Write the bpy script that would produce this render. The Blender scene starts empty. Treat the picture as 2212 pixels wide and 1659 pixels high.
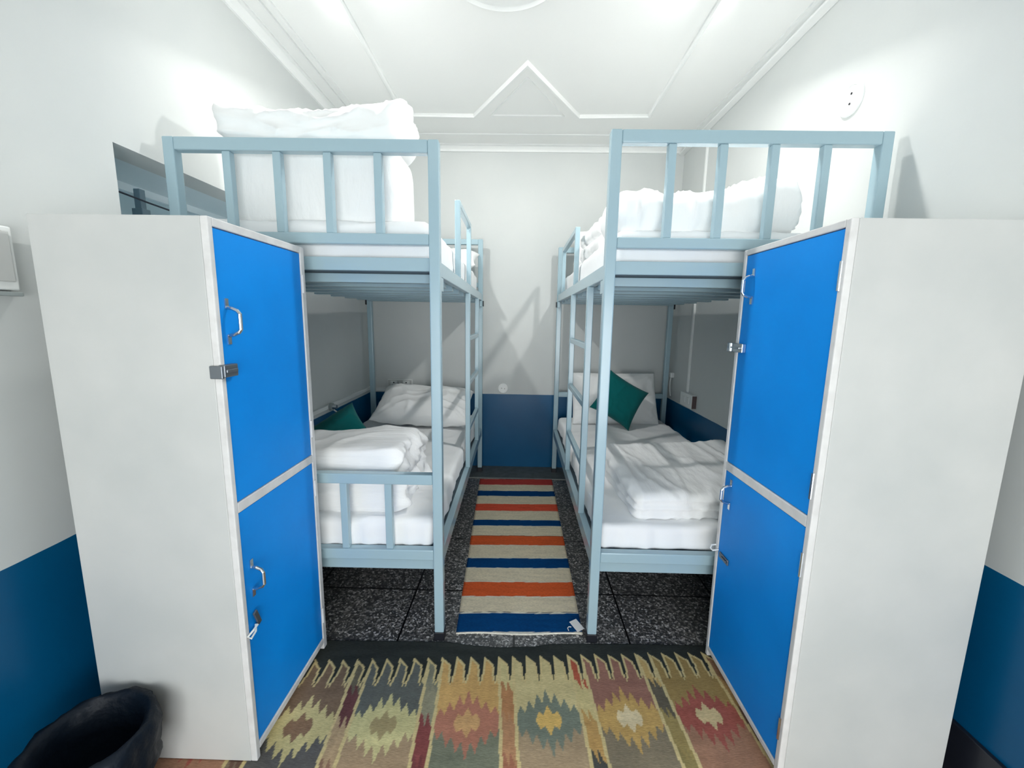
import bpy, bmesh, math, random
from mathutils import Vector, Matrix, noise
random.seed(4)
C = bpy.context.scene.collection
SC = bpy.context.scene
PI = math.pi

# ------------------------------------------------------------------ materials
def new_mat(name, col, rough=.5, metal=0.0, spec=.5):
    m = bpy.data.materials.new(name); m.use_nodes = True
    b = m.node_tree.nodes['Principled BSDF']
    b.inputs['Base Color'].default_value = (*col, 1)
    b.inputs['Roughness'].default_value = rough
    b.inputs['Metallic'].default_value = metal
    b.inputs['Specular IOR Level'].default_value = spec
    return m
def nd(m, t, **kw):
    n = m.node_tree.nodes.new(t)
    for k, v in kw.items():
        if k in n.inputs: n.inputs[k].default_value = v
        else: setattr(n, k, v)
    return n
def lk(m, a, b): m.node_tree.links.new(a, b)
def bsdf(m): return m.node_tree.nodes['Principled BSDF']
def add_bump(m, scale, strength, dist=.004, detail=4, coord='Object', stretch=(1, 1, 1)):
    tc = nd(m, 'ShaderNodeTexCoord'); mp = nd(m, 'ShaderNodeMapping'); mp.inputs['Scale'].default_value = stretch
    nz = nd(m, 'ShaderNodeTexNoise', Scale=scale, Detail=detail)
    bp = nd(m, 'ShaderNodeBump', Strength=strength, Distance=dist)
    lk(m, tc.outputs[coord], mp.inputs['Vector']); lk(m, mp.outputs[0], nz.inputs['Vector'])
    lk(m, nz.outputs['Fac'], bp.inputs['Height']); lk(m, bp.outputs[0], bsdf(m).inputs['Normal'])
    return nz
def vary(m, col_a, col_b, scale, detail=5, lo=.35, hi=.65, coord='Object'):
    tc = nd(m, 'ShaderNodeTexCoord'); nz = nd(m, 'ShaderNodeTexNoise', Scale=scale, Detail=detail)
    cr = nd(m, 'ShaderNodeValToRGB'); e = cr.color_ramp.elements
    e[0].position = lo; e[1].position = hi; e[0].color = (*col_a, 1); e[1].color = (*col_b, 1)
    lk(m, tc.outputs[coord], nz.inputs['Vector']); lk(m, nz.outputs['Fac'], cr.inputs['Fac'])
    lk(m, cr.outputs[0], bsdf(m).inputs['Base Color']); return cr

DADO = .644
def wall_mat():
    m = new_mat('painted_wall', (.8, .8, .8), .55)
    g = nd(m, 'ShaderNodeNewGeometry'); sx = nd(m, 'ShaderNodeSeparateXYZ'); lk(m, g.outputs['Position'], sx.inputs[0])
    wob = nd(m, 'ShaderNodeTexNoise', Scale=6.0, Detail=2); lk(m, g.outputs['Position'], wob.inputs['Vector'])
    ma = nd(m, 'ShaderNodeMath', operation='MULTIPLY_ADD'); lk(m, wob.outputs['Fac'], ma.inputs[0]); ma.inputs[1].default_value = .006
    lk(m, sx.outputs['Z'], ma.inputs[2])
    st = nd(m, 'ShaderNodeMath', operation='GREATER_THAN'); lk(m, ma.outputs[0], st.inputs[0]); st.inputs[1].default_value = DADO + .003
    n1 = nd(m, 'ShaderNodeTexNoise', Scale=2.2, Detail=6); lk(m, g.outputs['Position'], n1.inputs['Vector'])
    c1 = nd(m, 'ShaderNodeValToRGB'); e = c1.color_ramp.elements
    e[0].position = .3; e[0].color = (.56, .585, .58, 1); e[1].position = .7; e[1].color = (.60, .62, .61, 1)
    lk(m, n1.outputs['Fac'], c1.inputs['Fac'])
    c2 = nd(m, 'ShaderNodeValToRGB'); e = c2.color_ramp.elements
    e[0].position = .3; e[0].color = (.0, .075, .185, 1); e[1].position = .75; e[1].color = (.0, .095, .225, 1)
    lk(m, n1.outputs['Fac'], c2.inputs['Fac'])
    mx = nd(m, 'ShaderNodeMix', data_type='RGBA'); lk(m, st.outputs[0], mx.inputs['Factor'])
    lk(m, c2.outputs[0], mx.inputs[6]); lk(m, c1.outputs[0], mx.inputs[7]); lk(m, mx.outputs[2], bsdf(m).inputs['Base Color'])
    mr = nd(m, 'ShaderNodeMapRange'); lk(m, st.outputs[0], mr.inputs[0]); mr.inputs[3].default_value = .33; mr.inputs[4].default_value = .6
    lk(m, mr.outputs[0], bsdf(m).inputs['Roughness'])
    nb = nd(m, 'ShaderNodeTexNoise', Scale=9.0, Detail=5); lk(m, g.outputs['Position'], nb.inputs['Vector'])
    bp = nd(m, 'ShaderNodeBump', Strength=.10, Distance=.01); lk(m, nb.outputs['Fac'], bp.inputs['Height']); lk(m, bp.outputs[0], bsdf(m).inputs['Normal'])
    return m
def floor_mat():
    m = new_mat('terrazzo', (.1, .1, .1), .28)
    g = nd(m, 'ShaderNodeNewGeometry')
    vo = nd(m, 'ShaderNodeTexVoronoi', Scale=135.0); lk(m, g.outputs['Position'], vo.inputs['Vector'])
    sc = nd(m, 'ShaderNodeSeparateColor'); lk(m, vo.outputs['Color'], sc.inputs[0])
    cr = nd(m, 'ShaderNodeValToRGB'); cr.color_ramp.interpolation = 'CONSTANT'; e = cr.color_ramp.elements
    e[0].position = 0; e[0].color = (.06, .061, .062, 1); e[1].position = .45; e[1].color = (.14, .135, .13, 1)
    for p, c in ((.7, (.26, .25, .24)), (.86, (.42, .40, .39)), (.94, (.6, .58, .56))):
        q = e.new(p); q.color = (*c, 1)
    lk(m, sc.outputs[0], cr.inputs['Fac'])
    # tile joints every .3 m
    sx = nd(m, 'ShaderNodeSeparateXYZ'); lk(m, g.outputs['Position'], sx.inputs[0])
    outs = []
    for ax, off in (('X', .005), ('Y', .085)):
        a = nd(m, 'ShaderNodeMath', operation='ADD'); lk(m, sx.outputs[ax], a.inputs[0]); a.inputs[1].default_value = off + 9.3
        d = nd(m, 'ShaderNodeMath', operation='MODULO'); lk(m, a.outputs[0], d.inputs[0]); d.inputs[1].default_value = .465
        s = nd(m, 'ShaderNodeMath', operation='LESS_THAN'); lk(m, d.outputs[0], s.inputs[0]); s.inputs[1].default_value = .008
        outs.append(s)
    mxv = nd(m, 'ShaderNodeMath', operation='MAXIMUM'); lk(m, outs[0].outputs[0], mxv.inputs[0]); lk(m, outs[1].outputs[0], mxv.inputs[1])
    mx = nd(m, 'ShaderNodeMix', data_type='RGBA'); lk(m, mxv.outputs[0], mx.inputs['Factor']); lk(m, cr.outputs[0], mx.inputs[6])
    mx.inputs[7].default_value = (.008, .008, .009, 1); lk(m, mx.outputs[2], bsdf(m).inputs['Base Color'])
    return m
def attr_mat(name, rough=.95, bump=.5):
    m = new_mat(name, (.5, .5, .5), rough, spec=.1)
    a = nd(m, 'ShaderNodeVertexColor', layer_name='weave')
    tc = nd(m, 'ShaderNodeTexCoord'); mp = nd(m, 'ShaderNodeMapping'); mp.inputs['Scale'].default_value = (1, 6, 1)
    nz = nd(m, 'ShaderNodeTexNoise', Scale=90.0, Detail=3); lk(m, tc.outputs['Object'], mp.inputs[0]); lk(m, mp.outputs[0], nz.inputs['Vector'])
    mr = nd(m, 'ShaderNodeMapRange'); lk(m, nz.outputs['Fac'], mr.inputs[0]); mr.inputs[1].default_value = .3; mr.inputs[2].default_value = .7
    mr.inputs[3].default_value = .8; mr.inputs[4].default_value = 1.2
    mu = nd(m, 'ShaderNodeVectorMath', operation='SCALE'); lk(m, a.outputs[0], mu.inputs[0]); lk(m, mr.outputs[0], mu.inputs['Scale'])
    lk(m, mu.outputs[0], bsdf(m).inputs['Base Color'])
    bp = nd(m, 'ShaderNodeBump', Strength=bump, Distance=.002); lk(m, nz.outputs['Fac'], bp.inputs['Height']); lk(m, bp.outputs[0], bsdf(m).inputs['Normal'])
    return m
def fabric(name, col, bump=.25, scale=14, stretch=(1, 1, 1), rough=.85):
    m = new_mat(name, col, rough, spec=.15); add_bump(m, scale, bump, .012, 4, 'Object', stretch)
    bsdf(m).inputs['Sheen Weight'].default_value = .1
    return m
M = {}
M['wall'] = wall_mat(); bsdf(M['wall']).inputs['Specular IOR Level'].default_value = .3; M['floor'] = floor_mat()
M['ceil'] = new_mat('ceiling_paint', (.78, .79, .775), .7); add_bump(M['ceil'], 12, .06, .01)
M['trim'] = new_mat('plaster_trim', (.76, .775, .765), .6)
M['base_strip'] = new_mat('dark_base_strip', (.012, .014, .022), .35)
M['bed'] = new_mat('pale_blue_enamel', (.34, .475, .535), .22, spec=.6); add_bump(M['bed'], 30, .05, .003)
M['plug'] = new_mat('black_plastic', (.006, .007, .012), .5)
M['board_shade'] = new_mat('shaded_bed_board', (.045, .07, .09), .7)  # shade between the slats put into the board's dark colour
M['lock_white'] = new_mat('white_laminate', (.66, .67, .65), .5); vary(M['lock_white'], (.50, .515, .505), (.575, .58, .565), 3.0, 8)
M['lock_edge'] = new_mat('white_edging', (.76, .75, .73), .5); vary(M['lock_edge'], (.61, .60, .59), (.70, .695, .685), 25, 5, .25, .6)
M['blue'] = new_mat('blue_laminate', (.0, .25, .78), .5, spec=.2); vary(M['blue'], (.0, .245, .76), (.0, .27, .82), 4)
M['steel'] = new_mat('steel', (.62, .66, .70), .22, 1.0)
M['darksteel'] = new_mat('dull_steel', (.20, .22, .24), .4, .8)
M['sheet'] = fabric('white_cotton', (.86, .865, .87), .25, 9, (1, 1.6, 1))
M['quilt'] = fabric('white_quilt', (.86, .865, .86), .55, 9, (2.6, .8, 1))
M['stripe'] = fabric('ribbed_white_cotton', (.87, .87, .865), .5, 9, (.25, 4.5, 4.5))
M['pil'] = fabric('pillow_cotton', (.86, .865, .86), .3, 8)
M['green'] = fabric('teal_cushion', (.0, .115, .115), .1, 60)
M['rug'] = attr_mat('kilim_wool'); M['runner'] = attr_mat('runner_cotton', .92, .3)
M['plastic'] = new_mat('white_plastic', (.78, .80, .79), .35)
M['greyplastic'] = new_mat('grey_plastic', (.32, .36, .36), .5)
M['dark'] = new_mat('dark_hole', (.02, .02, .025), .6)
M['brownbox'] = new_mat('brown_box_end', (.13, .09, .09), .6)
M['bag'] = new_mat('black_bag', (.003, .007, .014), .5, spec=.22); add_bump(M['bag'], 16, .5, .02, 4)
M['bin'] = new_mat('bin_plastic', (.02, .022, .03), .5)
M['niche'] = new_mat('niche_paint', (.70, .79, .83), .45)
M['post'] = new_mat('post_paint', (.16, .25, .31), .4)
M['glass'] = new_mat('frosted_pane', (.42, .56, .62), .3)
M['wire'] = new_mat('black_wire', (.02, .03, .05), .5)
M['tagw'] = new_mat('white_tag', (.8, .8, .8), .6)
M['strip'] = new_mat('pale_floor_strip', (.30, .31, .29), .5)
M['screed'] = new_mat('grey_screed', (.11, .125, .125), .6); vary(M['screed'], (.09, .10, .10), (.13, .145, .145), 20)
lampm = new_mat('lamp_diffuser', (1, 1, 1), .4)
bsdf(lampm).inputs['Emission Color'].default_value = (.93, .97, 1, 1); bsdf(lampm).inputs['Emission Strength'].default_value = 6
M['lamp'] = lampm

# ------------------------------------------------------------------ helpers
def thing(name, label, cat, loc=(0, 0, 0), rotz=0.0, group=None):
    o = bpy.data.objects.new(name, None); C.objects.link(o); o.empty_display_size = .05
    o.location = loc; o.rotation_euler = (0, 0, rotz); o['label'] = label; o['category'] = cat
    if group: o['group'] = group
    return o
def tag(o, label, cat, group=None):
    o['label'] = label; o['category'] = cat
    if group: o['group'] = group
    return o
def struct(o): o['kind'] = 'structure'; return o
class MB:
    def __init__(s): s.bm = bmesh.new()
    def box(s, x0, y0, z0, x1, y1, z1, mtx=None):
        m = Matrix.Translation(((x0+x1)/2, (y0+y1)/2, (z0+z1)/2)) @ Matrix.Diagonal((abs(x1-x0), abs(y1-y0), abs(z1-z0), 1))
        if mtx: m = mtx @ m
        bmesh.ops.create_cube(s.bm, size=1, matrix=m); return s
    def cyl(s, p0, p1, r, n=20, r2=None, caps=True):
        p0, p1 = Vector(p0), Vector(p1); d = p1-p0
        q = Vector((0, 0, 1)).rotation_difference(d.normalized()).to_matrix().to_4x4()
        bmesh.ops.create_cone(s.bm, cap_ends=caps, cap_tris=False, segments=n, radius1=r, radius2=r if r2 is None else r2, depth=d.length,
                              matrix=Matrix.Translation((p0+p1)/2) @ q); return s
    def tube(s, pts, r, n=10):
        pts = [Vector(p) for p in pts]; rings = []
        up = None
        for i, p in enumerate(pts):
            t = (pts[min(i+1, len(pts)-1)] - pts[max(i-1, 0)]).normalized()
            if up is None:
                up = t.orthogonal().normalized()
            up = (up - t*up.dot(t)).normalized(); sd = t.cross(up)
            rings.append([s.bm.verts.new(p + (up*math.cos(a) + sd*math.sin(a))*r) for a in [2*PI*k/n for k in range(n)]])
        for a, b in zip(rings, rings[1:]):
            for k in range(n): s.bm.faces.new((a[k], a[(k+1) % n], b[(k+1) % n], b[k]))
        s.bm.faces.new(rings[0][::-1]); s.bm.faces.new(rings[-1]); return s
    def lathe(s, prof, center=(0, 0, 0), n=40, wob=None):
        c = Vector(center); rings = []
        for j, (r, z) in enumerate(prof):
            rg = []
            for k in range(n):
                a = 2*PI*k/n; rr, zz = (r, z) if wob is None else wob(a, r, z, j)
                rg.append(s.bm.verts.new(c + Vector((rr*math.cos(a), rr*math.sin(a), zz))))
            rings.append(rg)
        for a, b in zip(rings, rings[1:]):
            for k in range(n): s.bm.faces.new((a[k], a[(k+1) % n], b[(k+1) % n], b[k]))
        return s
    def strip(s, path, prof, closed=False):
        # mitred sweep of a profile (offset to the left in plan, z) along a flat path
        P = [Vector((p[0], p[1])) for p in path]; n = len(P); rings = []
        for i in range(n):
            a = P[i-1] if (closed or i) else None; b = P[(i+1) % n] if (closed or i < n-1) else None
            d1 = (P[i]-a).normalized() if a is not None else None; d2 = (b-P[i]).normalized() if b is not None else None
            if d1 is None: d1 = d2
            if d2 is None: d2 = d1
            n1 = Vector((-d1.y, d1.x)); n2 = Vector((-d2.y, d2.x)); mm = (n1+n2).normalized(); k = 1/max(.3, mm.dot(n1))
            rings.append([s.bm.verts.new((P[i].x+mm.x*k*o, P[i].y+mm.y*k*o, z)) for o, z in prof])
        m = len(prof)
        for i in range(n if closed else n-1):
            a, b = rings[i], rings[(i+1) % n]
            for k in range(m): s.bm.faces.new((a[k], a[(k+1) % m], b[(k+1) % m], b[k]))
        if not closed: s.bm.faces.new(rings[0][::-1]); s.bm.faces.new(rings[-1])
        return s
    def build(s, name, mat, parent=None, bevel=0.0, smooth=False, loc=None, rot=None):
        bmesh.ops.recalc_face_normals(s.bm, faces=s.bm.faces[:])
        me = bpy.data.meshes.new(name); s.bm.to_mesh(me); s.bm.free()
        me.materials.append(M[mat] if isinstance(mat, str) else mat)
        o = bpy.data.objects.new(name, me); C.objects.link(o)
        if parent: o.parent = parent
        if loc is not None: o.location = loc
        if rot is not None: o.rotation_euler = rot
        if bevel:
            b = o.modifiers.new('bevel', 'BEVEL'); b.width = bevel; b.segments = 2; b.limit_method = 'ANGLE'; b.angle_limit = .6
        if smooth:
            for p in me.polygons: p.use_smooth = True
        return o

def fb(p, sc, seed=0, oct=4):
    return noise.fractal(Vector((p[0]*sc[0]+seed*7.3, p[1]*sc[1]+seed*3.1, p[2]*sc[2]-seed*5.7)), 1.0, 2.0, oct)
def ridge(p, sc, seed=0, warp=.35):
    q = Vector((p[0]*sc[0]+seed*7.3, p[1]*sc[1]+seed*3.1, p[2]*sc[2]-seed*5.7))
    q += Vector((noise.noise(q*.7), noise.noise(q*.7+Vector((9, 2, 4))), 0))*warp
    v = 1-abs(noise.noise(q))*2.2
    return max(v, 0)**3
def soft_block(name, dims, r, step, disp, mat, parent=None, loc=(0, 0, 0), rot=(0, 0, 0)):
    """rounded box, base centred on the origin, displaced by disp(p, n) -> Vector"""
    L = Vector(dims); bm = bmesh.new(); h = L/2
    for ax in range(3):
        a, b = [k for k in range(3) if k != ax]
        na, nb = max(4, int(L[a]/step)), max(4, int(L[b]/step))
        for sg in (-1, 1):
            g = []
            for i in range(na+1):
                row = []
                for j in range(nb+1):
                    p = [0, 0, 0]; p[ax] = sg*h[ax]; p[a] = -h[a]+L[a]*i/na; p[b] = -h[b]+L[b]*j/nb
                    row.append(bm.verts.new(p))
                g.append(row)
            for i in range(na):
                for j in range(nb): bm.faces.new((g[i][j], g[i+1][j], g[i+1][j+1], g[i][j+1]))
    bmesh.ops.remove_doubles(bm, verts=bm.verts[:], dist=step*.02)
    out = []
    for v in bm.verts:
        p = v.co; c = Vector([max(-h[k]+r, min(h[k]-r, p[k])) for k in range(3)]); d = p-c
        n = d.normalized() if d.length > 1e-6 else Vector((0, 0, 1)); q = c+n*r
        out.append(q + disp(q + Vector((0, 0, h[2])), n))
    for v, q in zip(bm.verts, out): v.co = q + Vector((0, 0, h[2]))
    bmesh.ops.recalc_face_normals(bm, faces=bm.faces[:])
    me = bpy.data.meshes.new(name); bm.to_mesh(me); bm.free(); me.materials.append(M[mat])
    for p in me.polygons: p.use_smooth = True
    o = bpy.data.objects.new(name, me); C.objects.link(o); o.location = loc; o.rotation_euler = rot
    if parent: o.parent = parent
    return o
def pillow(name, w, d, t, mat, loc, rot, seed, wr=.012, pinch=.08, n=56, bend=None, ear=0.0, flat=.55):
    bm = bmesh.new(); grids = []
    for side in (1, -1):
        g = []
        for i in range(n+1):
            row = []
            for j in range(n+1):
                u = -1+2*i/n; v = -1+2*j/n
                x = w/2*u*(1-pinch*(1-v*v)*abs(u)**3); y = d/2*v*(1-pinch*(1-u*u)*abs(v)**3)
                f = max(0, (1-abs(u)**3.2)*(1-abs(v)**3.2))**flat
                z = side*t/2*f
                e = math.sqrt(max(f, 0))
                k = ridge((x, y, side*.3), (9, 9, 1), seed)*wr*e
                cx, cy = (1 if u > 0 else -1), (1 if v > 0 else -1)
                ang = math.atan2(v-cy*1.15, u-cx*1.15); rad = math.hypot(u-cx*1.1, v-cy*1.1)
                k += math.sin(ang*26+seed)*wr*.55*math.exp(-rad*2.2)*min(1, f*3)
                z += side*k + fb((x, y, 0), (4, 4, 1), seed)*wr*1.2*e
                z += ear*max(0, abs(u)-.75)/.25*max(0, abs(v)-.75)/.25
                p = Vector((x, y, z))
                if bend: p = bend(p, u, v)
                row.append(bm.verts.new(p))
            g.append(row)
        for i in range(n):
            for j in range(n): bm.faces.new((g[i][j], g[i+1][j], g[i+1][j+1], g[i][j+1]))
        grids.append(g)
    bmesh.ops.remove_doubles(bm, verts=bm.verts[:], dist=1e-5)
    bmesh.ops.recalc_face_normals(bm, faces=bm.faces[:])
    me = bpy.data.meshes.new(name); bm.to_mesh(me); bm.free(); me.materials.append(M[mat])
    for p in me.polygons: p.use_smooth = True
    o = bpy.data.objects.new(name, me); C.objects.link(o); o.location = loc; o.rotation_euler = rot
    return o

# ------------------------------------------------------------------ room shell
WL, WR, WB, WF, ZC = -1.265, 1.255, 3.469, -1.65, 2.612
T = .12
struct(MB().box(WL-T, WF-T, -T, WR+T, WB+T, 0).build('floor', 'floor'))
struct(MB().box(WL-T, WF-T, ZC, WR+T, WB+T, ZC+T).build('ceiling', 'ceil'))
struct(MB().box(WL-T, WB, 0, WR+T, WB+T, ZC).build('wall_back', 'wall'))
# front wall behind the viewer, with an unseen wide window added as fill light
FX0, FX1, FZ0, FZ1 = -.80, 1.16, .04, 1.55
w = MB(); w.box(WL-T, WF-T, 0, FX0, WF, ZC); w.box(FX1, WF-T, 0, WR+T, WF, ZC); w.box(FX0, WF-T, 0, FX1, WF, FZ0); w.box(FX0, WF-T, FZ1, FX1, WF, ZC)
struct(w.build('wall_front', 'wall'))
w = MB()
for a, b, c, d in ((FX0, FX0+.05, FZ0, FZ1), (FX1-.05, FX1, FZ0, FZ1), (FX0+.05, FX1-.05, FZ0, FZ0+.05), (FX0+.05, FX1-.05, FZ1-.05, FZ1), (.03, .07, FZ0+.05, FZ1-.05)):
    w.box(a, WF-.08, c, b, WF-.03, d)
struct(w.build('fill_window', 'trim', None, .003))
pl = bpy.data.lights.new('fill_portal', 'AREA'); pl.shape = 'RECTANGLE'; pl.size = FX1-FX0; pl.size_y = FZ1-FZ0; pl.cycles.is_portal = True
po = bpy.data.objects.new('fill_portal', pl); C.objects.link(po); po.location = ((FX0+FX1)/2, WF-.02, (FZ0+FZ1)/2); po.rotation_euler = (PI/2, 0, 0)
struct(MB().box(WR, WF, 0, WR+T, WB, ZC).build('wall_right', 'wall'))
NY0, NY1, NZ0, NZ1, ND = 1.347, 2.45, 1.30, 1.795, .36
w = MB()
w.box(WL-T, WF, 0, WL, NY0, ZC); w.box(WL-T, NY1, 0, WL, WB, ZC); w.box(WL-T, NY0, 0, WL, NY1, NZ0); w.box(WL-T, NY0, NZ1, WL, NY1, ZC)
struct(w.build('wall_left', 'wall'))
# deep shuttered opening in the left wall
win = bpy.data.objects.new('window_1', None); C.objects.link(win); win.location = (WL, (NY0+NY1)/2, NZ0); win['kind'] = 'structure'
def wl(x, y, z): return (x-WL, y-(NY0+NY1)/2, z-NZ0)
r = MB(); yc = (NY0+NY1)/2
r.box(-ND, NY0-yc-.02, NZ1-NZ0, -.12, NY1-yc+.02, NZ1-NZ0+.02); r.box(-ND, NY0-yc-.02, -.02, -.12, NY1-yc+.02, 0)
r.box(-ND, NY0-yc-.02, 0, -.12, NY0-yc, NZ1-NZ0); r.box(-ND, NY1-yc, 0, -.12, NY1-yc+.02, NZ1-NZ0)
r.build('window_reveal', 'niche', win)
MB().box(-ND-.02, NY0-yc-.02, -.02, -ND, NY1-yc+.02, NZ1-NZ0+.02).build('window_pane', 'glass', win)
f = MB(); f.box(-ND, NY0-yc, NZ1-NZ0-.03, -ND+.02, NY1-yc, NZ1-NZ0); f.box(-ND, NY0-yc, 0, -ND+.02, NY1-yc, .03)
f.build('window_frame', 'niche', win)
tag(MB().tube([(WL-.13, 1.36, 1.697), (WL-.13, 1.6, 1.683), (WL-.13, 2.0, 1.668), (WL-.13, 2.44, 1.66)], .0035, 6).build('curtain_wire', 'wire'),
    'thin dark wire stretched across the opening in the left wall', 'wire')
pp = thing('window_post', 'short grey post standing in the opening of the left wall', 'post', (WL-.16, 1.60, NZ0))
MB().box(-.02, -.018, 0, .02, .018, .36).build('shaft', 'post', pp, .002)
MB().box(-.012, -.012, .36, .012, .012, .43).build('pin', 'post', pp, .002)

# cornices: walls to ceiling
def cornice(name, p0, p1):
    prof = [(0, ZC), (0, ZC-.045), (.012, ZC-.045), (.016, ZC-.03), (.035, ZC-.012), (.05, ZC-.010), (.05, ZC)]
    return struct(MB().strip([p0, p1], prof).build(name, 'trim'))
cornice('trim_1', (WR, WF), (WR, WB))
cornice('trim_2', (WR, WB), (WL, WB))
cornice('trim_3', (WL, WB), (WL, WF))
for i, (off, ww) in enumerate(((.115, .012), (.15, .02))):
    struct(MB().box(WL+off, WF, ZC-.012, WL+off+ww, WB-.05, ZC).build('trim_%d' % (4+i), 'trim'))
struct(MB().box(WL+.05, 3.24, ZC-.010, WR-.05, 3.262, ZC).build('trim_6', 'trim', None, .003))
struct(MB().box(WR-.045, 1.2, ZC-.055, WR, WB, ZC-.044).build('trim_7', 'trim', None, .003))
# raised ceiling frame with a triangle on its far side
pf = [(-.012, ZC), (-.012, ZC-.014), (-.006, ZC-.020), (.006, ZC-.020), (.012, ZC-.012), (.012, ZC)]
path = [(-.775, -1.1), (.795, -1.1), (.822, 2.955), (.363, 2.972), (.016, 2.407), (-.326, 2.972), (-.795, 2.962)]
struct(MB().strip(path, pf, True).build('trim_8', 'trim'))
tri = [(-.215, 2.972), (.262, 2.972), (.018, 2.54)]
pf2 = [(-.005, ZC), (-.005, ZC-.008), (.005, ZC-.008), (.005, ZC)]
struct(MB().strip(tri, pf2, True).build('trim_9', 'trim'))
struct(MB().box(WR-.014, WF, 0, WR, 1.25, .172).build('base_strip_right', 'base_strip', None, .003))  # low dark strip along the foot of each side wall
struct(MB().box(WL, WF, 0, WL+.014, 1.25, .12).build('base_strip_left', 'base_strip', None, .003))
struct(MB().box(-.40, 3.182, 0, .40, 3.2, .003).build('trim_10', 'strip'))
struct(MB().box(-.40, 3.2, 0, .40, WB, .002).build('trim_11', 'screed'))
# ceiling medallion and recessed lamps
md = thing('ceiling_medallion', 'round white plaster medallion at the centre of the ceiling', 'medallion', (-.085, 1.765, ZC))
MB().lathe([(.262, 0), (.262, -.012), (.25, -.02), (.235, -.012), (.22, -.014), (.12, -.016), (.10, -.03), (.0005, -.03)], n=64).build('medallion_disc', 'trim', md, smooth=False)
LX, LY = .86, 1.77
def lamp(x, y, power, label, aim=None):
    t = thing('recessed_lamp', label, 'lamp', (x, y, ZC), 0, 'recessed ceiling lamps')
    MB().lathe([(.075, 0), (.075, -.008), (.058, -.012), (.055, -.004), (.055, 0)], n=40).build('lamp_rim', 'trim', t)
    MB().cyl((0, 0, -.005), (0, 0, -.0005), .054, 32).build('diffuser', 'lamp', t)
    l = bpy.data.lights.new('lamp_light', 'AREA'); l.shape = 'DISK'; l.size = .085; l.energy = power; l.color = (1, .985, .955)
    lo = bpy.data.objects.new('lamp_light', l); C.objects.link(lo); lo.location = (x, y, ZC-.018 if aim else ZC-.014)
    if aim: lo.rotation_euler = (Vector(aim)-lo.location).to_track_quat('-Z', 'Y').to_euler()
P1, P_FILL = 19, .8
FILL_SKY = 8.0  # daylight strength through the added fill window
lamp(-LX, LY, P1, 'round recessed ceiling lamp above the foot of the left bunk bed', (.85, 2.35, .45))
lamp(LX, LY, P1, 'round recessed ceiling lamp above the foot of the right bunk bed', (-.85, 2.35, .45))
lamp(-.62, -.75, P_FILL, 'round ceiling lamp added out of view as fill light on the left side')  # unseen rear pair, added to light the locker sides
lamp(.62, -.75, P_FILL, 'round ceiling lamp added out of view as fill light on the right side')

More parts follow.
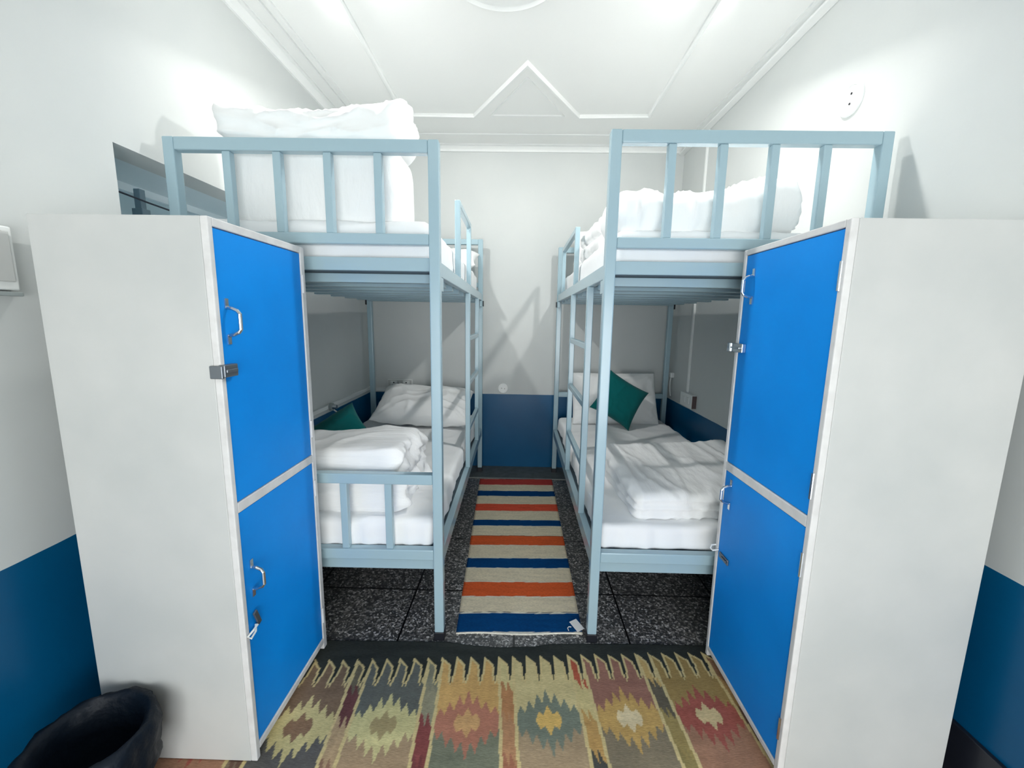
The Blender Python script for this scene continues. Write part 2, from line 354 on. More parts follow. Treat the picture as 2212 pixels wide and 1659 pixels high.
# ------------------------------------------------------------------ bunk beds (local: aisle face x=0, high end y=0)
BW, BL, PS = .924, 1.90, .037
def bunk(label, loc, rotz, zh, zl, guard):
    t = thing('bunk_bed', label, 'bunk bed', loc, rotz, 'pale blue metal bunk beds')
    for x in (0, BW-PS):
        for y, zt in ((0, zh), (BL-PS, zl)):
            p = MB().box(x, y, .034, x+PS, y+PS, zt).build('post', 'bed', t, .004)
            MB().box(x-.002, y-.002, 0, x+PS+.002, y+PS+.002, .036).build('foot_cap', 'plug', p, .003)
    for hi, y, zt in ((1, 0, zh), (0, BL-PS, zl)):
        y1 = y+PS; ym = y+PS/2
        rail = MB().box(PS, y+.0005, zt-.042, BW-PS, y1-.0005, zt-.0005).build('end_rail', 'bed', t, .004)
        MB().box(PS, y+.0005, 1.522, BW-PS, y1-.0005, 1.559).build('end_rail', 'bed', t, .004)
        for k in range(4):
            xc = PS+(BW-2*PS)*(k+1)/5
            MB().box(xc-.0135, ym-.0135, 1.559, xc+.0135, ym+.0135, zt-.042).build('baluster', 'bed', t, .003)
        yi = y+.022 if hi else y-.010
        MB().box(PS, yi, 1.436, BW-PS, yi+.025, 1.482).build('cross_bar', 'bed', t, .003)
        MB().box(PS, y+.0005, .345, BW-PS, y1-.0005, .388).build('end_rail', 'bed', t, .004)
        MB().box(PS, yi+.0005, .295, BW-PS, yi+.025, .345).build('cross_bar', 'bed', t, .003)
        if not hi:
            MB().box(PS, y+.0005, .652, BW-PS, y1-.0005, .692).build('end_rail', 'bed', t, .004)
            for k in range(4):
                xc = PS+(BW-2*PS)*(k+1)/5
                MB().box(xc-.0135, ym-.0135, .388, xc+.0135, ym+.0135, .652).build('baluster', 'bed', t, .003)
    for x in (.004, BW-.034):
        MB().box(x, PS, 1.42, x+.03, BL-PS, 1.472).build('side_rail', 'bed', t, .003)
        MB().box(x, PS, .315, x+.03, BL-PS, .375).build('side_rail', 'bed', t, .003)
    n = 9
    for k in range(n):
        yc = .10+(BL-.2)*k/(n-1)
        MB().box(.034, yc-.02, 1.400, BW-.034, yc+.02, 1.432).build('slat', 'bed', t, .002)
    MB().box(.034, .04, 1.432, BW-.034, BL-.04, 1.442).build('shaded_bed_board', 'board_shade', t)
    MB().box(.034, .04, .36, BW-.034, BL-.04, .372).build('shaded_bed_board', 'board_shade', t)
    # ladder on the aisle side
    l = MB().box(-.001, .355, .375, .027, .383, 1.42).build('ladder_rail', 'bed', t, .003)
    MB().box(-.001, .927, .375, .027, .955, 1.42).build('ladder_rail', 'bed', t, .003)
    for z in (.612, .893, 1.160):
        MB().box(.001, .383, z-.014, .025, .927, z+.014).build('rung', 'bed', t, .003)
    g0, g1, gz = guard
    g = MB(); g.box(.004, g0, 1.472, .03, g0+.026, gz); g.box(.004, g1-.026, 1.472, .03, g1, gz); g.box(.004, g0+.026, gz-.028, .03, g1-.026, gz)
    g.build('guard_rail', 'bed', t, .003)
    # lug plates and black end plugs
    for y in (0.0, BL-PS):
        s = 1 if y == 0 else -1; yy = PS if y == 0 else BL-PS
        MB().box(.002, min(yy, yy+s*.05), 1.37, .02, max(yy, yy+s*.05), 1.419).build('bracket', 'bed', t, .003)
    yr, yq = (BL-PS+.004, BL-.004) if rotz == 0 else (.004, PS-.004)
    if rotz == 0:
        MB().box(-.006, yr, 1.375, .0005, yq, 1.418).build('end_plug', 'plug', t, .002)
        MB().box(BW-.0005, yr, 1.375, BW+.014, yq, 1.418).build('end_plug', 'plug', t, .002)
    else:
        MB().box(-.008, yr, 1.375, .0005, yq, 1.418).build('end_plug', 'plug', t, .002)
        MB().box(BW-.0005, yr, 1.375, BW+.014, yq, 1.418).build('end_plug', 'plug', t, .002)
    return t
LROT = PI + math.radians(.55)
# left bed: low end faces the camera; its front inner corner is local (0, BL)
corner = Vector((-.281, 1.469)); cth, sth = math.cos(LROT), math.sin(LROT)
lo = corner - Vector((cth*0 - sth*BL, sth*0 + cth*BL))
LB = bunk('pale blue bunk bed against the left wall, tall bedding stack on top', (lo.x, lo.y, 0), LROT, 1.888, 1.860, (.84, 1.33, 1.825))
RB = bunk('pale blue metal bunk bed against the right wall, teal cushion on its lower bunk', (.292, 1.481, 0), 0, 1.902, 1.838, (.89, 1.60, 1.782))
def lbw(x, y):   # local bed coordinates of the left bed to the room
    return (lo.x + cth*x - sth*y, lo.y + sth*x + cth*y)
def rbw(x, y): return (.292+x, 1.481+y)

# ------------------------------------------------------------------ mattresses
def mat_disp(seed, gather=0.0, h=.14):
    def f(p, n):
        d = n*(ridge(p, (5, 5, 5), seed)*.006 + fb(p, (3, 3, 3), seed, 3)*.006)
        side = 1-abs(n.z)
        d += n*side*gather*(math.sin(p.x*70+fb(p, (6, 6, 2), seed)*4)*.5*max(0, 1-p.z/h*.8))
        return d
    return f
mx, my = lbw(BW/2, BL/2)
tag(soft_block('mattress', (.835, 1.78, .165), .03, .022, mat_disp(1, .004), 'sheet', None, (mx, my, 1.448), (0, 0, LROT)),
    'white sheeted mattress on the upper bunk of the left bed', 'mattress', 'white sheeted mattresses')
tag(soft_block('mattress', (.835, 1.815, .118), .022, .018, mat_disp(2, .012), 'sheet', None, (mx, my, .3725), (0, 0, LROT)),
    'white sheeted mattress on the lower bunk of the left bed', 'mattress', 'white sheeted mattresses')
mx, my = rbw(BW/2, BL/2)
tag(soft_block('mattress', (.835, 1.78, .150), .03, .022, mat_disp(3, .003), 'sheet', None, (mx, my, 1.448), (0, 0, 0)),
    'white sheeted mattress on the upper bunk of the right bed', 'mattress', 'white sheeted mattresses')
tag(soft_block('mattress', (.835, 1.815, .109), .022, .018, mat_disp(4, .008), 'sheet', None, (mx, my, .3725), (0, 0, 0)),
    'white sheeted mattress on the lower bunk of the right bed', 'mattress', 'white sheeted mattresses')

def settle(o, z):
    mw = Matrix.LocRotScale(o.location, o.rotation_euler, None)
    o.location.z += z - min((mw @ v.co).z for v in o.data.vertices); return o
# ------------------------------------------------------------------ bedding, left bed
def quilt_disp(seed, layers, h, amp=.010, along=(10, 4, 6), end=0.0, top=None):
    def f(p, n):
        side = max(0, 1-abs(n.z)*1.2)
        d = n*(ridge(p, along, seed)*amp + fb(p, (5, 5, 5), seed, 4)*amp*.8)
        ph = p.z/h*layers
        gr = abs(math.sin(PI*ph))**.35
        d -= n*side*(1-gr)*.022
        if end: d += Vector((1, 0, 0))*end*max(0, n.x)*(noise.noise(Vector((p.y*14, p.z*16, seed)))+.3*noise.noise(Vector((p.y*40, p.z*40, seed))))
        if top: d += Vector((0, 0, top(p)*max(0, min(1, p.z/h))))
        return d
    return f
tag(soft_block('folded_quilt', (.625, .27, .275), .04, .013, quilt_disp(5, 1, .275, .006, (3, 3, 2)), 'quilt', None, (-.757, 1.68, 1.61), (0, 0, .008)),
    'thick white folded quilt stacked on the upper bunk of the left bed under a pillow', 'quilt', 'folded white quilts')
def lup(p, n):
    f = abs(p.x)/.33
    d = n*(ridge(p, (7, 9, 16), 31, .6)*.013 + ridge(p, (3, 9, 7), 35, .8)*.009 + fb(p, (5, 6, 7), 32, 3)*.012 - .012)
    top = max(0, min(1, p.z/.14))
    d.z += top*(-.028*(1-f*f) + .012*p.x/.33 + .03*max(0, f-.84)/.16*(1 if p.y < 0 else .5))
    d.x += (1 if p.x > 0 else -1)*.022*max(0, f-.8)/.2*top
    return d
tag(soft_block('pillow', (.655, .27, .165), .05, .011, lup, 'pil', None, (-.758, 1.675, 1.868), (0, 0, .01)),
    'white pillow with pointed corners lying on top of the tall folded quilt', 'pillow', 'white pillows')
tag(settle(pillow('pillow', .56, .36, .12, 'pil', (-.60, 3.15, 1.69), (math.radians(20), 0, 0), 8, .008), 1.612),
    'white pillow at the far end of the left upper bunk, mostly behind the quilt stack', 'pillow', 'white pillows')
cm2 = Matrix.Rotation(math.radians(-6), 4, 'Z') @ Matrix.Rotation(math.radians(46), 4, 'X') @ Matrix.Rotation(math.radians(44), 4, 'Z')
def llt(p): return .02*math.sin(p.x*6)
tag(soft_block('folded_quilt', (.70, .40, .255), .05, .012, quilt_disp(6, 2, .255, .010, (3, 6, 16), .05, llt), 'stripe', None, (-.80, 1.745, .487), (0, 0, -.02)),
    'white ribbed quilt folded in two behind the foot rail of the left lower bunk', 'quilt', 'folded white quilts')
tag(settle(pillow('pillow', .70, .46, .19, 'pil', (-.705, 3.03, .585), (math.radians(20), math.radians(2), math.radians(2)), 11, .016, .05), .489),
    'white pillow lying at the wall end of the left lower bunk', 'pillow', 'white pillows')
tag(settle(pillow('cushion', .30, .30, .11, 'green', (-.965, 2.14, .6), cm2.to_euler(), 13, .004, .10), .489),
    'small teal cushion by the left wall, only its tip seen above the folded quilt', 'cushion', 'teal cushions')

# ------------------------------------------------------------------ bedding, right bed
def rut(p):
    return .055*math.exp(-((p.x-.26)/.16)**2) + .012*math.exp(-((p.x+.30)/.10)**2) - .012*math.exp(-((p.x+.13)/.08)**2)
def ru_disp(p, n):
    d = quilt_disp(7, 1, .15, .018, (9, 5, 5), 0, rut)(p, n)
    return d
tag(soft_block('folded_quilt', (.68, .30, .14), .06, .012, ru_disp, 'quilt', None, (.665, 1.70, 1.596), (0, 0, .02)),
    'low white rolled quilt on the upper bunk of the right bed behind the rails', 'quilt', 'folded white quilts')
tag(settle(pillow('pillow', .60, .40, .13, 'pil', (.70, 3.235, 1.76), (math.radians(62), 0, 0), 17, .010, .04), 1.597),
    'white pillow leaning on the far rail of the right upper bunk', 'pillow', 'white pillows')
tag(soft_block('folded_blanket', (.62, .55, .18), .06, .014, quilt_disp(12, 2, .18, .012, (14, 14, 10)), 'quilt', None, (.67, 2.32, 1.597), (0, 0, .06)),
    'white dotted blanket folded on the right upper bunk beside the guard rail', 'blanket')
def rlt(p): return .035*(p.y/.66+.5) + .045*max(0, p.x/.7+.1)*max(0, (p.y/.66+.6)) + .004*math.sin(p.x*14+p.y*5)
tag(soft_block('folded_quilt', (.70, .64, .105), .042, .011, quilt_disp(9, 3, .105, .009, (13, 3.2, 6), 0, rlt), 'quilt', None, (.802, 1.90, .4785), (0, 0, .05)),
    'wide white quilt folded flat at the near end of the right lower bunk', 'quilt', 'folded white quilts')
tag(settle(pillow('pillow', .68, .42, .15, 'pil', (.755, 3.215, .685), (math.radians(66), 0, math.radians(3)), 21, .012, .03), .480),
    'white pillow propped on the far rail of the right lower bunk behind the teal cushion', 'pillow', 'white pillows')
cm = Matrix.Rotation(math.radians(6), 4, 'Z') @ Matrix.Rotation(math.radians(70), 4, 'X') @ Matrix.Rotation(math.radians(58), 4, 'Z')
tag(settle(pillow('cushion', .335, .335, .13, 'green', (.752, 3.035, .662), cm.to_euler(), 23, .004, .11), .478),
    'square teal cushion standing on its corner against the pillow of the right lower bunk', 'cushion', 'teal cushions')

# ------------------------------------------------------------------ lockers
def dhandle(parent, x, y, z0, z1, s, mat='steel'):
    out = x+s*.033; m = MB()
    m.tube([(x, y, z1-.004), (x+s*.014, y, z1-.006), (out-s*.006, y, z1-.012), (out, y, z1-.02), (out, y, (z0+z1)/2), (out, y, z0+.02), (out-s*.006, y, z0+.012), (x+s*.014, y, z0+.006), (x, y, z0+.004)], .0048, 10)
    for z in (z0-.006, z1+.006):
        m.box(min(x, x+s*.003), y-.006, z-.012, max(x, x+s*.003), y+.006, z+.012)
    return m.build('handle', mat, parent, smooth=False)
def locker(label, xf, xb, y0, y1, zt, s, edges, dn):
    """s=+1: face looks to +x"""
    t = thing('locker', label, 'locker', ((xf+xb)/2, (y0+y1)/2, .007), 0, 'white lockers with blue doors'); ox, oy, oz = t.location
    def B(m, x0, ya, z0, x1, yb, z1): m.box(x0-ox, ya-oy, z0-oz, x1-ox, yb-oy, z1-oz)
    xi = xf-s*.018
    m = MB(); B(m, min(xb, xi), y0, .007, max(xb, xi), y0+.016, zt); B(m, min(xb, xi), y1-.016, .007, max(xb, xi), y1, zt)
    B(m, min(xb, xi), y0+.016, zt-.016, max(xb, xi), y1-.016, zt); B(m, min(xb, xb+s*.01), y0+.016, .03, max(xb, xb+s*.01), y1-.016, zt-.016)
    B(m, min(xb+s*.01, xi), y0+.016, .03, max(xb+s*.01, xi), y1-.016, .046); B(m, min(xb+s*.01, xi), y0+.016, .762, max(xb+s*.01, xi), y1-.016, .778)
    m.build('carcass', 'lock_white', t, .002)
    dy0, dy1, zb0, zb1, zu0, zu1 = edges
    m = MB(); a, b = min(xi, xf), max(xi, xf)
    B(m, a, y0, .007, b, dy0, zt); B(m, a, dy1, .007, b, y1, zt); B(m, a, dy0, zu1, b, dy1, zt); B(m, a, dy0, zb1, b, dy1, zu0); B(m, a, dy0, .032, b, dy1, zb0)
    m.build('face_frame', 'lock_edge', t, .0025)
    xd = xf-s*.003; ds = []
    for z0, z1 in ((zb0, zb1), (zu0, zu1)):
        m = MB(); B(m, min(xd, xd-s*.014), dy0+.002, z0+.002, max(xd, xd-s*.014), dy1-.002, z1-.002)
        ds.append(m.build('door', 'blue', t, .0015))
    return t, ds, (ox, oy, oz), xd
L, (ll, lu), o, xd = locker('tall white locker with two blue doors on the left, black bin at its foot', -.731, -1.160, .992, 1.426, 1.501, 1, (1.008, 1.402, .054, .757, .785, 1.480), 0)
ox, oy, oz = o; X = xd-ox
dhandle(lu, X, 1.034-oy, 1.218-oz, 1.296-oz, 1); dhandle(ll, X, 1.041-oy, .513-oz, .588-oz, 1)
m = MB(); m.box(X, .988-oy, 1.121-oz, X+.016, 1.036-oy, 1.152-oz); m.box(X+.016, .990-oy, 1.132-oz, X+.021, 1.03-oy, 1.141-oz); m.box(X-.02, .983-oy, 1.118-oz, X+.012, .9915-oy, 1.15-oz)
m.build('hasp', 'darksteel', lu, .002)
m = MB(); m.box(-.006, -.007, -.026, .0, .007, .024, Matrix.Translation((X+.010, 1.038-oy, .432-oz)) @ Matrix.Rotation(.35, 4, 'X')); m.build('hasp', 'darksteel', ll, .0015)
MB().tube([(X+.004, 1.034-oy, .412-oz), (X+.012, 1.02-oy, .402-oz), (X+.012, 1.0-oy, .396-oz), (X+.006, .995-oy, .404-oz), (X+.012, 1.012-oy, .412-oz), (X+.012, 1.03-oy, .415-oz)], .003, 8).build('latch_hook', 'plastic', ll)
for dd, zs in ((lu, (1.38, .88)), (ll, (.66, .15))):
    for z in zs: MB().cyl((X+.003, 1.405-oy, z-oz-.03), (X+.003, 1.405-oy, z-oz+.03), .005, 10).build('hinge', 'lock_edge', dd)

Rk, (rl, ru), o, xd = locker('tall white locker with two blue doors on the right, chipped paint along its frame', .743, 1.193, .989, 1.440, 1.512, -1, (1.006, 1.424, .048, .757, .787, 1.494), 1)
ox, oy, oz = o; X = xd-ox
dhandle(ru, X, 1.372-oy, 1.352-oz, 1.428-oz, -1); dhandle(rl, X, 1.378-oy, .645-oz, .718-oz, -1)
m = MB(); m.box(X-.014, 1.375-oy, 1.176-oz, X, 1.446-oy, 1.206-oz); m.cyl((X-.012, 1.452-oy, 1.176-oz), (X-.012, 1.452-oy, 1.206-oz), .011, 14); m.box(X-.019, 1.385-oy, 1.188-oz, X-.014, 1.44-oy, 1.194-oz)
m.build('hasp', 'steel', ru, .002)
m = MB(); m.box(X-.006, 1.345-oy, .432-oz, X, 1.405-oy, .452-oz); m.box(X-.011, 1.35-oy, .438-oz, X-.006, 1.385-oy, .446-oz)
m.build('hasp', 'darksteel', rl, .0015)
MB().tube([(X, 1.42-oy, .45-oz), (X-.02, 1.425-oy, .444-oz), (X-.026, 1.43-oy, .45-oz), (X-.02, 1.435-oy, .46-oz), (X, 1.438-oy, .46-oz)], .003, 8).build('latch_hook', 'plastic', rl)
for dd, zs in ((ru, (1.385, .87)), (rl, (.655, .16))):
    for z in zs: MB().cyl((X-.003, 1.003-oy, z-oz-.034), (X-.003, 1.003-oy, z-oz+.034), .004, 10).build('hinge', 'steel', dd)

# ------------------------------------------------------------------ rugs
def s2l(c): return tuple((v/255/12.92 if v/255 <= .04045 else ((v/255+.055)/1.055)**2.4) for v in c)
def grid_rug(name, xs, rows, pos, col, mat, thick, parent=None):
    bm = bmesh.new(); ly = bm.verts.layers.float_color.new('weave'); g = []
    for j in range(rows+1):
        row = []
        for i in range(xs+1):
            x, y = pos(i/xs, j/rows); v = bm.verts.new((x, y, thick+.0012*noise.noise(Vector((x*5, y*5, 0))))); c = col(x, y); v[ly] = (*c, 1); row.append(v)
        g.append(row)
    for j in range(rows):
        for i in range(xs): bm.faces.new((g[j][i], g[j][i+1], g[j+1][i+1], g[j+1][i]))
    ring = g[0] + [r_[-1] for r_ in g[1:]] + g[-1][-2::-1] + [r_[0] for r_ in g[-2:0:-1]]
    low = []
    for v in ring:
        q = bm.verts.new((v.co.x, v.co.y, .0006)); q[ly] = v[ly]; low.append(q)
    for k in range(len(ring)): bm.faces.new((ring[k], low[k], low[(k+1) % len(ring)], ring[(k+1) % len(ring)]))
    me = bpy.data.meshes.new(name); bm.to_mesh(me); bm.free(); me.materials.append(M[mat])
    for p in me.polygons: p.use_smooth = True
    o = bpy.data.objects.new(name, me); C.objects.link(o)
    if parent: o.parent = parent
    return o
# kilim
A0 = math.radians(3.6); CU = Vector((-.014, 1.137)); PER = .2628; TP = PER/5
def bump_t(t):
    t %= 1
    for (a, va), (b, vb) in zip(BT, BT[1:]):
        if a <= t <= b: return va+(vb-va)*(t-a)/(b-a)
    return 0
BT = [(0, 0), (.70, -.040), (.76, -.118), (.96, -.066), (1.0, 0)]
CREAM = s2l((205, 186, 136)); DARK = s2l((52, 56, 54))
TOPC = [(104, 86, 70), (84, 86, 82), (172, 138, 88), (172, 158, 116), (128, 92, 80), (134, 112, 70)]
LOWC = [(82, 80, 78), (138, 118, 94), (104, 106, 90), (138, 120, 96), (114, 104, 86), (136, 102, 82)]
STAR = [(168, 156, 112), (170, 162, 118), (150, 102, 84), (102, 108, 96), (164, 134, 82), (136, 76, 66)]
CORE = [(116, 92, 72), (140, 126, 92), (172, 136, 94), (184, 152, 90), (188, 172, 138), (176, 156, 116)]
STRP = [[(92, 86, 72), (88, 56, 56), (150, 128, 100), (118, 92, 76)], [(112, 110, 94), (122, 118, 98), (112, 62, 60), (100, 56, 56)], [(172, 160, 116), (150, 108, 74), (152, 114, 84), (136, 92, 72)],
        [(148, 76, 58), (170, 156, 112), (158, 126, 78), (66, 66, 62)], [(164, 138, 90), (86, 80, 68), (132, 116, 74), (120, 108, 70)], [(120, 90, 70), (150, 120, 80), (90, 70, 60), (110, 96, 80)]]
def kil_in(u, v):
    return v < .262 + bump_t((u-CU_OFF)/TP)
CU_OFF = -.572-(-.014)+.002
def kilim_col(x, y):
    d = Vector((x, y))-CU; u = d.x*math.cos(A0)+d.y*math.sin(A0); v = -d.x*math.sin(A0)+d.y*math.cos(A0)
    wob = noise.noise(Vector((u*18, v*18, 3)))*.003; u2 = u+wob*.7; v2 = v+wob
    if not kil_in(u2, v2):
        c = DARK; f = 1+.25*noise.noise(Vector((u*6, v*30, 1))); return tuple(a*f for a in c)
    if v2 > .10:
        for k in range(8):
            a = k*PI/4
            if not kil_in(u2+.0075*math.cos(a), v2+.0085*math.sin(a)): return CREAM
    vv = v2
    while vv < -.42: vv += .56           # pattern repeats towards the near end
    w_ = u2/PER+2.5; k = round(w_); f = (w_-k)*PER; kk = k % 6
    hw = PER/2-TP/2
    if abs(f) > hw:                        # narrow stripe between motif columns
        e = abs(f)-hw
        ks = (k if f > 0 else k-1) % 6
        if e < .006: return CREAM
        cols = STRP[ks]; z = .215-vv + .02*math.sin(f*180) + noise.noise(Vector((f*70, 0, ks)))*.012
        i = 0 if z < .085 else 1 if z < .20 else 2 if z < .33 else 3
        c = s2l(cols[i])
    elif hw-abs(f) < .0045: return CREAM
    else:
        saw = abs(((f/.030) % 1)*2-1)
        au = abs(f)/.118; H = .062*(1-au) + .052*saw*(1-.45*au) + .004
        cz = .030*(1-abs(f)/.042)+.022*saw
        if abs(vv) < cz and abs(f) < .042: c = s2l(CORE[kk])
        elif abs(vv) < H: c = s2l(STAR[kk])
        else:
            z = vv + .012*math.sin(f*160+kk)
            c = s2l(TOPC[kk] if z > -.02 else LOWC[kk])
    q = 1.45+.20*noise.noise(Vector((u*7+kk, v*34, 5)))+.10*noise.noise(Vector((u*60, v*12, 9)))
    return tuple(a*q for a in c)
EY = [(-1.2, 1.44), (-.72, 1.449), (-.45, 1.455), (-.28, 1.458), (-.15, 1.443), (-.06, 1.437), (.06, 1.445), (.16, 1.462), (.28, 1.468), (.5, 1.474), (.8, 1.478), (1.3, 1.475)]
def edge_y(x):
    for (a, va), (b, vb) in zip(EY, EY[1:]):
        if a <= x <= b:
            t = (x-a)/(b-a); t = t*t*(3-2*t); return va+(vb-va)*t
    return 1.45
YN = .42
kr = grid_rug('kilim_rug', 580, 270, lambda a, b: ((lambda x: (x, YN+(edge_y(x)-YN)*b))(-1.15+2.17*a)), kilim_col, 'rug', .005)
tag(kr, 'patterned wool kilim rug with star motifs lying between the two lockers', 'rug')
# striped runner between the beds
RS = [(1.516, 'w'), (1.522, 'n'), (1.631, 'w'), (1.637, 'k'), (1.640, 'b'), (1.738, 'w'), (1.745, 'o'), (1.849, 'w'), (1.855, 'b'), (1.962, 'w'), (1.967, 'n'), (2.053, 'w'), (2.059, 'b'), (2.179, 'w'), (2.185, 'o'), (2.284, 'k'), (2.288, 'b'),
      (2.405, 'w'), (2.409, 'n'), (2.484, 'b'), (2.613, 'r'), (2.716, 'b'), (2.848, 'n'), (2.939, 'b'), (3.056, 'd'), (3.172, 'w'), (3.2, 'w')]
RC = dict(w=s2l((225, 220, 205)), n=s2l((6, 68, 122)), k=s2l((70, 68, 65)), b=s2l((226, 213, 186)), o=s2l((218, 96, 52)), r=s2l((226, 90, 66)), d=s2l((190, 70, 64)))
def run_col(x, y):
    yy = y - (x-.02)*.03 + noise.noise(Vector((x*6, y*2, 0)))*.004
    c = RC['w']
    for (a, k) in RS:
        if yy >= a: c = RC[k]
    q = 1+.12*noise.noise(Vector((x*9, y*60, 2))); return tuple(v*q for v in c)
def run_pos(a, b):
    xl = -.238-.060*b; xr = .281+.0*b
    x = xl+(xr-xl)*a; return (x, 1.512+.004*math.sin(a*9)+(3.172-1.512)*b+.03*(x-.02))
rr = thing('runner_rug', 'narrow striped runner in orange, navy and beige between the two beds', 'rug', (0, 0, 0))
grid_rug('runner_cloth', 40, 400, run_pos, run_col, 'runner', .004, rr)
tg = MB(); tg.box(-.018, -.028, 0, .018, .028, .0015, Matrix.Translation((.262, 1.562, .009)) @ Matrix.Rotation(.55, 4, 'Z') @ Matrix.Rotation(.12, 4, 'X'))
tg.build('paper_tag', 'tagw', rr)['label'] = 'white paper tag on the corner'
MB().tube([(.225, 1.535, .006), (.222, 1.548, .007), (.228, 1.556, .007), (.238, 1.556, .006)], .0018, 6).build('loose_thread', 'tagw', rr)

# ------------------------------------------------------------------ wall fittings
sp = thing('wall_switch', 'white switch panel at the left edge of the view on the left wall', 'switch', (WL, .92, 1.325))
MB().box(0, -.10, 0, .022, .108, .152).build('panel_box', 'plastic', sp, .004)
MB().box(.022, -.09, .02, .026, .098, .14).build('panel_plate', 'lock_white', sp, .002)
MB().box(0, -.10, -.014, .026, .11, -.004).build('lower_lip', 'greyplastic', sp, .002)
def plate(label, loc, rot, rad):
    t = thing('cover_plate', label, 'cover plate', loc, 0, 'round wall cover plates'); t.rotation_euler = rot
    MB().lathe([(rad, -.003), (rad, .006), (rad*.94, .011), (rad*.80, .011), (rad*.78, .007), (.0005, .007)], n=48).build('cover_disc', 'plastic', t, smooth=False)
    for dx, dy in ((-rad*.28, .0), (rad*.30, -.004)):
        MB().cyl((dx, dy, .0065), (dx, dy, .009), rad*.07, 10).build('screw', 'dark', t)
    return t
plate('round white cover plate high on the right wall above the right bed', (WR, 1.752, 2.127), (0, -PI/2, 0), .06)
plate('small round white cover plate on the back wall just above the blue paint', (-.133, WB, .697), (PI/2, 0, 0), .043)
so = thing('socket_panel', 'white double socket panel on the back wall beside the left bed post', 'socket panel', (-1.01, WB, .684))
MB().box(-.105, -.022, 0, .105, 0, .074).build('panel_box', 'plastic', so, .003)
MB().box(-.10, -.0245, .005, .10, -.022, .069).build('panel_plate', 'lock_white', so)
for xx in (-.05, .055):
    k = MB().box(xx-.028, -.027, .01, xx+.028, -.0245, .064).build('socket', 'plastic', so, .001)
    h = MB()
    for dx, dz, rd in ((0, .05, .006), (-.012, .028, .005), (.012, .028, .005)): h.cyl((xx+dx, -.029, dz-.002), (xx+dx, -.0265, dz-.002), rd, 10)
    h.build('socket_holes', 'dark', k)
MB().box(-.006, -.0275, .02, .008, -.0245, .055).build('switch', 'plastic', so, .001)
tag(MB().box(-1.245, WB-.016, .655, -.80, WB+.002, .68).build('cable_trunking', 'plastic', None, .002), 'white cable trunking on the back wall under the socket panel', 'trunking')
tag(MB().box(WL-.003, 1.55, .672, WL+.016, WB-.02, .697).build('cable_trunking', 'plastic', None, .002), 'white cable trunking along the left wall just above the blue paint', 'trunking')
bh = thing('bulb_holder', 'small round bulb holder with a white cable loop on the left wall', 'bulb holder', (WL+.016, 2.66, .684))
MB().cyl((0, 0, 0), (.02, 0, 0), .026, 24).build('holder_base', 'greyplastic', bh, .002)
MB().cyl((.02, 0, 0), (.045, 0, 0), .018, 20, .014).build('holder_socket', 'steel', bh)
MB().tube([(.01, .015, -.018), (.02, .05, -.045), (.03, .06, -.075), (.03, .02, -.092), (.02, -.05, -.085), (.01, -.09, -.07)], .0045, 8).build('cable_loop', 'plastic', bh)
tag(MB().box(WR-.014, 3.022, .765, WR, 3.042, ZC-.056).build('cable_conduit', 'plastic', None, .002), 'vertical white cable conduit on the right wall behind the right bed', 'conduit')
bx = thing('switch_box', 'white switch box with a brown end under the conduit on the right wall', 'switch box', (WR, 2.99, .665))
MB().box(-.032, -.105, 0, 0, .105, .098).build('box_body', 'plastic', bx, .003)
MB().box(-.030, -.110, .004, -.001, -.105, .094).build('box_end', 'brownbox', bx)
for yy in (-.04, .03):
    MB().box(-.036, yy-.02, .03, -.032, yy+.02, .075).build('switch', 'plastic', bx, .001)
ch = thing('charger_cable', 'white charger and hanging cable on the right wall near the far bed post', 'cable', (WR, 3.345, .70))
MB().box(-.03, -.018, .13, 0, .018, .17).build('charger_plug', 'plastic', ch, .006)
MB().tube([(-.02, 0, .13), (-.022, .008, .10), (-.018, .016, .06), (-.016, .014, .02), (-.016, -.004, -.02)], .004, 8).build('cable', 'plastic', ch)

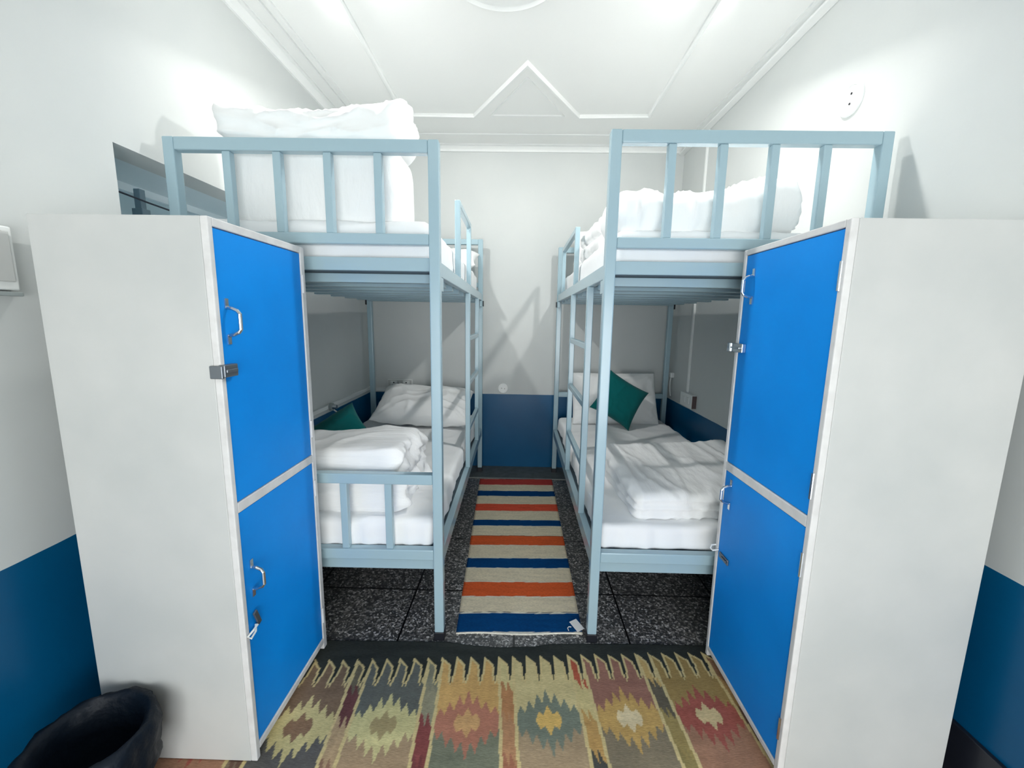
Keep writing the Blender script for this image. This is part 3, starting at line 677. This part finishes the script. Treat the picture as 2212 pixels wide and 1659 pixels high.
# ------------------------------------------------------------------ waste bin
bn = thing('waste_bin', 'small round waste bin lined with a black bag beside the left locker', 'bin', (-1.035, .846, .0065))
MB().lathe([(.0005, .004), (.088, .0), (.092, .01), (.112, .235), (.108, .235), (.088, .014), (.0005, .012)], n=40).build('bin_body', 'bin', bn, smooth=True)
def bw(a, r_, z, j):
    k = noise.noise(Vector((math.cos(a)*2.2, math.sin(a)*2.2, j*.45)))*.010+noise.noise(Vector((math.cos(a)*6, math.sin(a)*6, j*.8)))*.007
    s_ = 1 if j > 5 else .25
    return r_+k*s_ + (.004 if j > 6 else 0), z+noise.noise(Vector((math.cos(a)*2, math.sin(a)*2, 7+j*.2)))*.014*s_
MB().lathe([(.0005, .03), (.076, .035), (.088, .12), (.097, .20), (.103, .240), (.112, .252), (.119, .256), (.126, .248), (.129, .225), (.127, .195), (.128, .165), (.124, .14), (.121, .125)], n=90, wob=bw).build('bin_liner', 'bag', bn, smooth=True)

# ------------------------------------------------------------------ camera and view
F_PX = 891.5426; pitch, yaw, roll = .1542, .0166, .0158
cy, sy = math.cos(yaw), math.sin(yaw); c_, s_ = math.cos(pitch), math.sin(pitch); cr, sr = math.cos(roll), math.sin(roll)
R_ = Vector((cy, sy, 0)); F0 = Vector((-sy, cy, 0)); Z_ = Vector((0, 0, 1))
Fw = c_*F0 - s_*Z_; Up = s_*F0 + c_*Z_
Xc = cr*R_ + sr*Up; Yc = -sr*R_ + cr*Up
cam = bpy.data.cameras.new('camera'); co = bpy.data.objects.new('camera', cam); C.objects.link(co)
cam.sensor_width = 36; cam.sensor_fit = 'HORIZONTAL'; cam.lens = F_PX/2212*36; cam.clip_start = .02
mw = Matrix((Xc, Yc, -Fw)).transposed().to_4x4(); mw.translation = (0, 0, 1.4971*.85)
co.matrix_world = mw
SC.camera = co
wd = bpy.data.worlds.new('world'); SC.world = wd; wd.use_nodes = True
wd.node_tree.nodes['Background'].inputs[0].default_value = (.96, .985, .985, 1); wd.node_tree.nodes['Background'].inputs[1].default_value = FILL_SKY
SC.cycles.max_bounces = 14; SC.cycles.diffuse_bounces = 9; SC.cycles.glossy_bounces = 4
SC.view_settings.view_transform = 'Standard'; SC.view_settings.look = 'None'; SC.view_settings.gamma = 1; SC.view_settings.use_curve_mapping = False
SC.view_settings.exposure = 0.25
